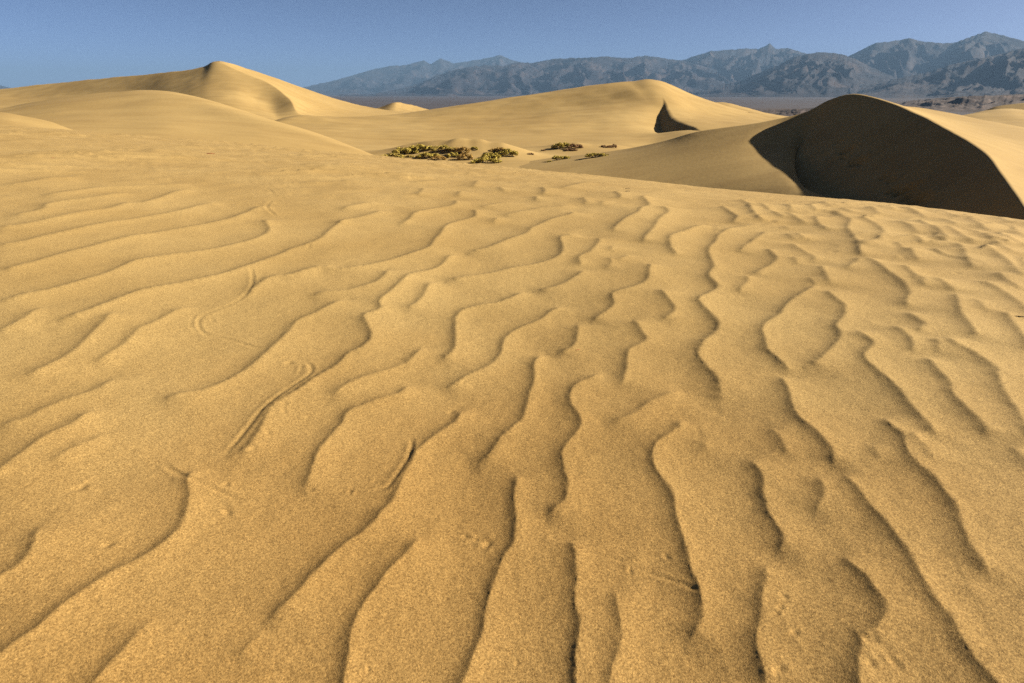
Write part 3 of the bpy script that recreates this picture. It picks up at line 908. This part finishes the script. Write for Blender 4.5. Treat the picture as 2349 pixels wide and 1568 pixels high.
RIP = np.zeros_like(GZ)
COVER = np.zeros_like(GZ)
sunxy = SUNV[:2] / np.hypot(*SUNV[:2])
for k, (s, spec) in enumerate(RIPPLES):
    pix = path(spec)
    w = fg_point(pix[:, 0], pix[:, 1])
    pts, length = resample(w, int(np.clip(len(w) * 3.5, 10, 70)))
    rm = float(np.mean(np.hypot(pts[:, 0], pts[:, 1])))
    tng = np.gradient(pts, axis=0)
    side = np.mean(tng[:, 1] * sunxy[0] - tng[:, 0] * sunxy[1])    # right normal . sun
    if side < 0:
        pts = pts[::-1]
    wob = 0.005 * rm ** 0.7
    pts = pts + wob * np.stack([perlin(pts[:, 0] / (0.10 * rm), pts[:, 1] / (0.10 * rm), 300 + k), perlin(pts[:, 0] / (0.10 * rm), pts[:, 1] / (0.10 * rm), 500 + k)], -1)
    sc = 0.52 + 0.16 * rm
    marg = 0.46 * sc
    ws = window(pts, marg)
    X, Y = GX[ws], GY[ws]
    jig = 0.003 * sc * perlin(X / (0.05 * sc), Y / (0.05 * sc), 40 + k)
    taper = min(0.28, max(0.06, 0.10 * sc / max(length, 0.05)))
    e = 0.007 * sc

    def rip(d, pos, m):
        d = d + jig[m]
        amp = smooth(0, taper, pos) * smooth(1, 1 - taper, pos)
        amp = amp * smooth(marg, 0.4 * marg, np.abs(d))
        a = np.abs(d)
        a = np.sqrt(a * a + e * e) - e
        lee = 0.42 * np.exp(-a / (0.023 * sc)) + 0.58 * np.exp(-a / (0.10 * sc))
        sto = np.exp(-a / (0.125 * sc))
        return amp * np.where(d < 0, lee, sto)

    val, best = near_field(pts, X, Y, 0.02 * sc, rip)
    az_m = math.degrees(math.atan2(pts[:, 0].mean(), pts[:, 1].mean()))
    gain = float(np.interp(az_m, [-40, -15, 5, 40], [1.12, 1.1, 1.0, 0.98]))
    gain *= min(1, 0.5 + 0.5 * length / (0.4 * sc))
    RIP[ws] += 0.0215 * gain * (0.52 + 0.48 * s) * sc * val
    COVER[ws] = np.maximum(COVER[ws], np.exp(-(best / (0.45 * sc)) ** 2))

# unmeasured ground keeps the same kind of ripples, only outside the surveyed lines
ca, sa = math.cos(math.radians(28)), math.sin(math.radians(28))
U = GX * ca - GY * sa
Vv = GX * sa + GY * ca
wrp = 0.22 * fbm(GX / 0.7, GY / 0.9, 3, 600) + 0.12 * perlin(GX / 0.25, GY / 0.3, 601)
ph = (U + wrp) / 0.30
fr = ph - np.floor(ph)
saw = np.where(fr < 0.25, np.exp(-(0.25 - fr) / 0.09), np.exp(-(fr - 0.25) / 0.33))
amp = np.clip(0.5 + 0.9 * fbm(GX / 0.8, GY / 1.2, 2, 610), 0, 1)
outside = np.clip(1 - COVER * 1.6, 0, 1)
GPX, GPY = project(np.stack([GX, GY, GZ], -1))
inview = (GPX > -40) & (GPX < IMG_W + 40) & (GPY < IMG_H + 30) & (RG < 12) & (GY > 0.3)
w_side = np.where(inview, 0.75, 1.25) * smooth(22, 6, RG)
for ax in (0, 1):       # soften the hand-over
    w_side = (np.roll(w_side, 6, ax) + np.roll(w_side, -6, ax) + w_side) / 3
c5, s5 = math.cos(math.radians(52)), math.sin(math.radians(52))
ph5 = (GX * c5 - GY * s5 + wrp * 1.3) / (0.26 + 0.0 * GX) / (0.8 + 0.04 * RG.mean())
f5 = ph5 - np.floor(ph5)
saw5 = np.where(f5 < 0.25, np.exp(-(0.25 - f5) / 0.09), np.exp(-(f5 - 0.25) / 0.33))
leftw = smooth(-0.05, -0.4, TG)
RIP += 0.010 * (saw * (1 - leftw) + 1.3 * saw5 * leftw) * amp * outside * w_side

ph6 = (GX * math.cos(math.radians(62)) - GY * math.sin(math.radians(62)) + 0.5 * fbm(GX / 2.5, GY / 2.5, 3, 660)) / (0.55 + 0.012 * 12)
f6 = ph6 - np.floor(ph6)
saw6 = np.where(f6 < 0.3, np.exp(-(0.3 - f6) / 0.1), np.exp(-(f6 - 0.3) / 0.35))
RIP += 0.085 * saw6 * smooth(0.3, -0.15, TG) * smooth(7, 12, RG) * smooth(38, 26, RG) * np.clip(0.35 + fbm(GX / 3.0, GY / 3.0, 2, 670), 0, 1) * np.clip(1 - COVER * 1.3, 0, 1)

# fine crowded ripples near the right-hand brink
ph2 = (GX * math.cos(math.radians(48)) - GY * math.sin(math.radians(48)) + 0.25 * fbm(GX / 0.8, GY / 0.8, 3, 620)) / 0.34
f2 = ph2 - np.floor(ph2)
saw2 = np.where(f2 < 0.3, np.exp(-(0.3 - f2) / 0.1), np.exp(-(f2 - 0.3) / 0.35))
RIP += 0.026 * saw2 * smooth(0.28, 0.5, TG) * smooth(4.5, 7.0, RG) * smooth(14, 10, RG) * np.clip(0.4 + fbm(GX / 1.1, GY / 1.1, 2, 630), 0, 1)

# soft hollows and swells between the ripples
RIP += 0.0045 * fbm(GX / 0.42, GY / 0.42, 2, 640) * (0.6 + 0.10 * RG)
RIP += 0.0010 * fbm(GX / 0.07, GY / 0.07, 3, 650) * smooth(7, 3, RG)

# animal tracks: a narrow groove with small levees
TRACKS = [
    (1.0, [(1, [(1765, 258), (1820, 275), (1855, 305)])]),
    (1.2, [(1, [(1850, 345), (1812, 380), (1812, 410), (1840, 435), (1872, 462)])]),
    (1.2, [(1, [(1700, 800), (1712, 860), (1714, 905), (1700, 950), (1655, 1000), (1560, 1055), (1440, 1105), (1370, 1140), (1342, 1180), (1355, 1225), (1400, 1262)]), (4, [(1440, 112), (1530, 130), (1650, 165), (1780, 208), (1860, 222)])]),
    (.7, [(1, [(1325, 1135), (1302, 1170), (1310, 1220), (1345, 1258)])]),
    (1.6, [(4, [(2050, 275), (2105, 320), (2112, 360), (2085, 395), (2000, 450), (1900, 520), (1790, 610), (1700, 720), (1600, 840), (1490, 950)])]),
    (.8, [(4, [(2050, 310), (2040, 350), (2025, 380)])]),
    (1.4, [(4, [(1100, 975), (1240, 1070), (1380, 1130), (1500, 1180), (1650, 1232)])]),
    (.8, [(4, [(1000, 1090), (1060, 1065), (1130, 1070)])]),
    (1.6, [(5, [(490, 800), (496, 860), (472, 940), (412, 1040), (340, 1135), (290, 1160), (200, 1172)])]),
    (.3, [(8, [(230, 85), (380, 120), (500, 160), (680, 215), (850, 275), (1010, 318), (1260, 310), (1570, 355)])]),
    (.6, [(8, [(1500, 335), (1700, 395), (1830, 420), (1950, 455), (2110, 530)])]),
    (1.2, [(8, [(2080, 520), (2200, 560), (2320, 605)]), (9, [(60, 625), (130, 655), (210, 680)])]),
    (.8, [(1, [(2085, 690), (2105, 655)])]),
]
for k, (s, spec) in enumerate(TRACKS):
    pix = path(spec)
    w = fg_point(pix[:, 0], pix[:, 1])
    pts, length = resample(w, 50)
    rm = float(np.mean(np.hypot(pts[:, 0], pts[:, 1])))
    g = 0.0068 * (0.75 + 0.2 * rm) * (0.8 + 0.3 * s)
    ws = window(pts, 8 * g)

    def groove(d, pos, m):
        amp = smooth(0, 0.12, pos) * smooth(1, 0.88, pos) * (0.9 + 0.2 * perlin(pos * 9, pos * 0 + k, 700))
        q = d / g
        return amp * (-1.0 * np.exp(-q ** 2 * 1.4) + 0.62 * np.exp(-(q - 1.9) ** 2) + 0.7 * np.exp(-(q + 1.9) ** 2))

    val, best = near_field(pts, GX[ws], GY[ws], 0.5 * g, groove)
    RIP[ws] += (0.5 + 0.5 * s) * 0.29 * g * val * min(1.0, 0.45 + 0.13 * rm)

# small pits, crumbs of pushed-up sand
PITS = [(9, 690, 1195, 1.5), (9, 660, 1215, .8), (9, 1310, 1000, 1.4), (9, 1255, 975, 1.0), (9, 1300, 1150, 1.2), (9, 1470, 1145, 1.2), (9, 795, 945, 1.1), (9, 720, 700, .9), (9, 690, 770, 1.0), (9, 670, 815, .7),
        (8, 1012, 330, 1.6), (8, 860, 280, 1.0), (8, 930, 300, .8), (8, 1900, 440, .7), (8, 1975, 510, .9), (8, 1210, 1130, .8), (8, 200, 1190, .9), (8, 430, 30, .6), (8, 2220, 420, 1.0),
        (7, 735, 330, 1.5), (7, 1540, 110, 1.4), (7, 1410, 210, .8), (7, 975, 940, .8), (4, 545, 1135, 1.6), (4, 1960, 300, 1.3), (4, 1935, 270, .9), (4, 1200, 90, .8), (4, 1240, 75, .8), (4, 1520, 1130, 1.0), (4, 1545, 1125, .8),
        (4, 1935, 590, 1.0), (4, 1930, 640, .9), (4, 1720, 900, 1.2), (4, 1820, 790, .9), (4, 2110, 1160, .9), (5, 760, 630, 1.1), (5, 850, 445, .9), (5, 560, 500, .8), (5, 240, 1110, 1.0), (5, 265, 1105, .8), (5, 80, 1170, 1.0),
        (3, 650, 350, 1.0), (3, 685, 358, 1.0), (3, 680, 382, 1.0), (3, 635, 342, .7), (3, 870, 462, 1.0), (3, 940, 424, .9), (3, 965, 424, .8), (3, 1060, 542, 1.2), (3, 1640, 745, 1.1), (3, 1895, 683, 1.0), (3, 1530, 585, 1.1), (3, 470, 310, .8), (3, 495, 313, .8), (3, 2290, 795, 1.1), (3, 480, 712, .6),
        (1, 1110, 200, 1.2), (1, 1155, 203, 1.0), (1, 1215, 250, 1.0), (1, 1510, 190, 1.2), (1, 1550, 190, 1.0), (1, 835, 10, 1.2), (1, 860, 14, 1.0), (1, 1690, 225, .9), (1, 1910, 325, 1.1), (1, 1980, 305, 1.2), (1, 1690, 750, .9), (1, 2140, 600, .8), (1, 1440, 1165, 1.0), (1, 350, 70, .8)]
for k, (tile, x, y, s) in enumerate(PITS):
    pix = path([(tile, [(x, y)])])
    c = fg_point(pix[:, 0], pix[:, 1])[0]
    r0 = np.hypot(*c)
    g = 0.0085 * (0.6 + 0.34 * r0) * s
    ws = window(np.array([c, c + 1e-4]), 5 * g)
    ang = k * 1.7
    dx, dy = GX[ws] - c[0], GY[ws] - c[1]
    qx = (dx * math.cos(ang) + dy * math.sin(ang)) / (g * 1.25)
    qy = (-dx * math.sin(ang) + dy * math.cos(ang)) / (g * 0.85)
    q2 = qx * qx + qy * qy
    RIP[ws] += 0.30 * g * (-1.0 * np.exp(-q2) + 0.6 * np.exp(-((qx - 1.2) ** 2 + (qy - .8) ** 2)) + 0.45 * np.exp(-((qx + 1.5) ** 2 + (qy + .5) ** 2)) + 0.4 * np.exp(-((qx - .3) ** 2 + (qy + 1.7) ** 2) * 1.5))

fade = smooth(42, 28, RG)
FG = np.stack([GX, GY, GZ + RIP * fade], -1)
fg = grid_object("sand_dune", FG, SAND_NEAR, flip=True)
tag(fg, "wind rippled golden foreground sand with winding animal tracks", "dune", kind="structure")

# ------------------------------------------------------------------ air
HAZE_TOP = max(float(np.max([v.co.z for v in o.data.vertices])) for o in scene.objects if o.name.startswith("mountain")) + 15.0
print("haze top", HAZE_TOP)


def haze():
    x0, x1, y0, y1, z0, z1 = -26000, 26000, -1500, 23000, -40.0, HAZE_TOP
    V = [(x, y, z) for z in (z0, z1) for y in (y0, y1) for x in (x0, x1)]
    F = [(0, 2, 3, 1), (4, 5, 7, 6), (0, 1, 5, 4), (2, 6, 7, 3), (0, 4, 6, 2), (1, 3, 7, 5)]
    m = bpy.data.materials.new("air")
    m.use_nodes = True
    nt = m.node_tree
    nt.nodes.clear()
    pv = nt.nodes.new("ShaderNodeVolumePrincipled")
    pv.inputs["Color"].default_value = (0.137, 0.238, 0.40, 1)
    pv.inputs["Density"].default_value = 7.0e-5
    pv.inputs["Anisotropy"].default_value = 0.0
    out = nt.nodes.new("ShaderNodeOutputMaterial")
    nt.links.new(pv.outputs[0], out.inputs["Volume"])
    o = tri_object("haze", V, F, m)
    tag(o, "thin blue desert haze lying over the whole valley", "haze", kind="stuff")


haze()


# ------------------------------------------------------------------ shrubs in the hollow
LEAF = {
    'green': leaf_material("olive_green_leaves", (0.24, 0.195, 0.03), (0.40, 0.31, 0.07)),
    'yellow': leaf_material("yellow_green_leaves", (0.24, 0.19, 0.035), (0.36, 0.27, 0.07)),
    'brown': leaf_material("rusty_brown_leaves", (0.24, 0.155, 0.04), (0.36, 0.235, 0.07)),
    'dead': leaf_material("dry_grey_brown_leaves", (0.17, 0.095, 0.045), (0.26, 0.16, 0.08)),
}
BARK = leaf_material("grey_brown_bark", (0.08, 0.055, 0.035), (0.14, 0.10, 0.065))
_pool = []
for key_, frac in (("central", 0.72), ("right", 0.5), ("left_mid", 0.6)):
    G = FAR[key_]
    G = G[: int(G.shape[0] * frac)]
    _pool.append(G.reshape(-1, 3))
_pool = np.concatenate(_pool)
_ppx, _ppy = project(_pool)


def ground_at(px, py):
    d2 = (_ppx - px) ** 2 + (_ppy - py) ** 2
    k = np.where(d2 < 4.0)[0]
    if len(k) == 0:
        return _pool[np.argmin(d2)].copy()
    dd = np.hypot(_pool[k, 0], _pool[k, 1])
    return _pool[k[np.argmin(dd)]].copy()


def tube(path_pts, r0, r1, V, F, sides=4):
    p = np.array(path_pts, float)
    base = len(V)
    for i, c in enumerate(p):
        t = p[min(i + 1, len(p) - 1)] - p[max(i - 1, 0)]
        t = t / (np.linalg.norm(t) + 1e-9)
        a = np.cross(t, [0.3, 0.2, 1.0] if abs(t[2]) < 0.95 else [1, 0, 0])
        a /= np.linalg.norm(a)
        b = np.cross(t, a)
        r = r0 + (r1 - r0) * i / (len(p) - 1)
        for k in range(sides):
            an = 2 * math.pi * k / sides
            V.append(c + r * (math.cos(an) * a + math.sin(an) * b))
    for i in range(len(p) - 1):
        for k in range(sides):
            k2 = (k + 1) % sides
            F.append((base + i * sides + k, base + i * sides + k2, base + (i + 1) * sides + k2, base + (i + 1) * sides + k))
    F.append(tuple(base + k for k in range(sides))[::-1])
    F.append(tuple(base + (len(p) - 1) * sides + k for k in range(sides)))


def shrub(name, zx, zy, w_px, h_px, kind, label, category, seed, group="desert shrubs growing in the hollow", density=1.0):
    r = np.random.default_rng(seed)
    sx = (1400 + 0.4044 * zx) * IMG_W / 3840
    sy = (500 + 0.4044 * zy) * IMG_W / 3840
    c = ground_at(sx, sy)
    d = float(np.hypot(c[0], c[1]))
    unit = 0.4044 * IMG_W / 3840 * d / 1390.0           # metres per survey pixel at that distance
    W, Hh = 1.2 * w_px * unit, 0.95 * h_px * unit
    root = bpy.data.objects.new(name, None)
    root.empty_display_size = 0.3
    link(root)
    root.location = c
    tag(root, label, category, group)
    # foliage: leaf clumps along an uneven mounded outline
    ncl = max(4, int(5 + W * 4.0))
    V, F = [], []
    cl = []
    for k in range(ncl):
        u = -0.5 + (k + r.uniform(0.1, 0.9)) / ncl
        v = r.uniform(-0.32, 0.32)
        top = Hh * (1 - (2 * u) ** 2 * 0.65) * r.uniform(0.45, 1.0)
        cl.append(np.array([u * W, v * W * 0.7, max(0.12 * Hh, top * 0.72)]))
    for q in cl:
        rad = np.array([r.uniform(0.11, 0.2) * W * 0.55 + 0.05, r.uniform(0.1, 0.18) * W * 0.55 + 0.05, Hh * r.uniform(0.2, 0.34)])
        nl = int((50 + 90 * min(W, 2.5)) * density)
        for _ in range(nl):
            g = r.normal(size=3)
            g = g / np.linalg.norm(g) * r.uniform(0.35, 1.0) ** 0.5
            p = q + g * rad
            if p[2] < 0.01:
                p[2] = abs(p[2]) * 0.4 + 0.01
            sz = r.uniform(0.03, 0.06) * (0.8 + 0.3 * W)
            a = r.normal(size=3)
            a /= np.linalg.norm(a)
            b = np.cross(a, r.normal(size=3))
            b /= np.linalg.norm(b)
            n0 = len(V)
            V += [p - a * sz, p + b * sz * 0.45, p + a * sz, p - b * sz * 0.45]
            F.append((n0, n0 + 1, n0 + 2, n0 + 3))
    tri_object("foliage", V, F, LEAF[kind], root)
    V, F = [], []
    for q in cl:
        b0 = np.array([q[0] * 0.55 + r.normal() * 0.03, q[1] * 0.5, -0.06])
        m = (b0 + q) / 2 + r.normal(size=3) * 0.06 * W
        m[2] = max(m[2], 0.03)
        tube([b0, m, q], 0.02 + 0.006 * W, 0.006, V, F)
        for _ in range(2):
            e = q + np.array([r.normal() * 0.1 * W, r.normal() * 0.1 * W, abs(r.normal()) * 0.22 * Hh])
            tube([m + (q - m) * 0.3, (m + e) / 2 + r.normal(size=3) * 0.02, e], 0.008, 0.003, V, F, 3)
    tri_object("stems", V, F, BARK, root)
    return root


SHRUBS = [
    ("desert_shrub", 180, 222, 170, 40, 'yellow', "low yellow green shrub at the far left of the shrubs, touching the foreground crest", "shrub"),
    ("desert_shrub", 290, 190, 190, 72, 'green', "olive green shrub on the left slope of the left sand mound", "shrub"),
    ("desert_shrub", 445, 152, 190, 62, 'green', "long olive shrub along the top of the left sand mound", "shrub"),
    ("desert_shrub", 345, 222, 62, 28, 'yellow', "small yellow tuft in front of the left sand mound", "shrub"),
    ("desert_shrub", 500, 232, 170, 58, 'green', "dark green shrub at the foot of the middle mound, left end", "shrub"),
    ("desert_shrub", 600, 248, 110, 50, 'brown', "brownish shrub at the foot of the middle mound beside the dark green one", "shrub"),
    ("desert_shrub", 660, 165, 190, 50, 'yellow', "thin light green shrub trailing over the crown of the middle mound", "shrub"),
    ("desert_shrub", 815, 172, 140, 72, 'brown', "rusty brown shrub crowning the right end of the middle mound", "shrub"),
    ("desert_shrub", 740, 222, 100, 50, 'green', "round olive shrub in the centre of the middle mound's front", "shrub"),
    ("desert_shrub", 850, 242, 115, 75, 'brown', "bushy brown green shrub at the right foot of the middle mound", "shrub"),
    ("desert_shrub", 935, 155, 52, 32, 'green', "small round green shrub in the gap between the middle and right mounds", "shrub"),
    ("desert_shrub", 1020, 165, 150, 60, 'yellow', "pale yellow green shrub on top of the right mound", "shrub"),
    ("desert_shrub", 1090, 228, 150, 62, 'green', "olive shrub halfway down the front of the right mound", "shrub"),
    ("desert_shrub", 1045, 272, 215, 58, 'green', "wide dark green shrub nearest the viewer, at the foreground crest", "shrub"),
    ("desert_shrub", 1165, 182, 130, 55, 'brown', "rusty shrub on the right mound's far shoulder", "shrub"),
    ("desert_shrub", 1255, 208, 140, 68, 'green', "green shrub sloping down the right end of the right mound", "shrub"),
    ("desert_shrub", 790, 250, 34, 16, 'brown', "tiny brown tuft on bare sand below the middle mound", "shrub"),
    ("desert_shrub", 1745, 140, 140, 66, 'green', "dense dark green shrub standing alone right of the mounds", "shrub"),
    ("dead_shrub", 1885, 140, 110, 58, 'dead', "dry reddish brown shrub next to the lone dark green shrub", "shrub"),
    ("desert_shrub", 1745, 238, 140, 46, 'green', "compact olive shrub in front of the lone dark green shrub", "shrub"),
    ("desert_shrub", 1630, 262, 38, 14, 'green', "tiny dark tuft on the sand left of the compact olive shrub", "shrub"),
    ("desert_shrub", 2080, 212, 170, 36, 'green', "long low green shrub along the edge of the right dune's lit arm", "shrub"),
    ("dead_shrub", 2222, 130, 62, 42, 'dead', "rightmost dry brown shrub of the hollow", "shrub"),
    ("dead_shrub", 2155, 128, 70, 26, 'dead', "low dry brown shrub just left of the rightmost one", "shrub"),
    ("dead_shrub", 1460, 196, 52, 16, 'dead', "small dry scrub on bare sand right of the mounds", "shrub"),
    ("dead_shrub", 1578, 158, 30, 16, 'dead', "tiny dry tuft between the mounds and the lone green shrub", "shrub"),
    ("dead_shrub", 1835, 160, 90, 18, 'dead', "low dry twigs on the sand below the reddish brown shrub", "shrub"),
]
for k, (nm, zx, zy, w_, h_, kd, lb, ct) in enumerate(SHRUBS):
    shrub(nm, zx, zy, w_, h_, kd, lb, ct, 900 + k)

# ------------------------------------------------------------------ scraps lying on the foreground sand
RED = leaf_material("reddish_scrap", (0.16, 0.045, 0.02), (0.25, 0.08, 0.03))
DARKWOOD = leaf_material("dark_twig_wood", (0.035, 0.022, 0.014), (0.07, 0.045, 0.028))


def fg_surface(tile, x, y):
    p = path([(tile, [(x, y)])])
    c = fg_point(p[:, 0], p[:, 1])[0]
    i = np.argmin(np.abs(rad - np.hypot(*c)))
    j = np.argmin(np.abs(theta - math.atan2(c[0], c[1])))
    return FG[i, j].copy()


def twig(tile, x, y, length_px, ang, label, mat, seed, prongs=2):
    r = np.random.default_rng(seed)
    c = fg_surface(tile, x, y)
    d = float(np.linalg.norm(c))
    Lh = length_px * SC * IMG_W / 3840 * d / FOC * 0.5
    V, F = [], []
    dr = np.array([math.cos(ang), math.sin(ang), 0.0])
    nrm = np.array([-dr[1], dr[0], 0])
    th_ = 0.10 * Lh
    pts = [np.array([0, 0, th_ * 0.6]) + dr * t * Lh + nrm * r.normal() * 0.06 * Lh + np.array([0, 0, 0.10 * Lh * (1 - t * t)]) for t in (-1, -0.5, 0, 0.5, 1)]
    tube(pts, th_, th_ * 0.5, V, F, 5)
    for k in range(prongs):
        a = pts[1 + k]
        e = a + dr * 0.35 * Lh + nrm * (0.32 if k % 2 else -0.32) * Lh + np.array([0, 0, 0.05 * Lh])
        tube([a, (a + e) / 2 + nrm * 0.04 * Lh, e], th_ * 0.55, th_ * 0.25, V, F, 4)
    o = tri_object("twig", V, F, mat)
    o.location = c
    return tag(o, label, "twig", "scraps lying on the foreground sand")


twig(3, 2318, 996, 55, -0.4, "dark forked twig lying on the ripples at the right edge", DARKWOOD, 1)
twig(5, 1620, 218, 34, 0.5, "tiny reddish plant scrap lying on the rippled sand in the middle", RED, 2)
twig(2, 1962, 270, 30, 0.1, "upper of two thin dark twigs near the foreground crest", DARKWOOD, 3)
twig(2, 1955, 288, 34, 0.05, "lower of two thin dark twigs near the foreground crest", DARKWOOD, 4)
twig(1, 1420, 36, 52, 0.1, "brown plant scrap on the smooth sand at the upper left", RED, 5)
twig(1, 350, 68, 22, 0.4, "tiny brown scrap on the smooth sand near the left edge", RED, 6)
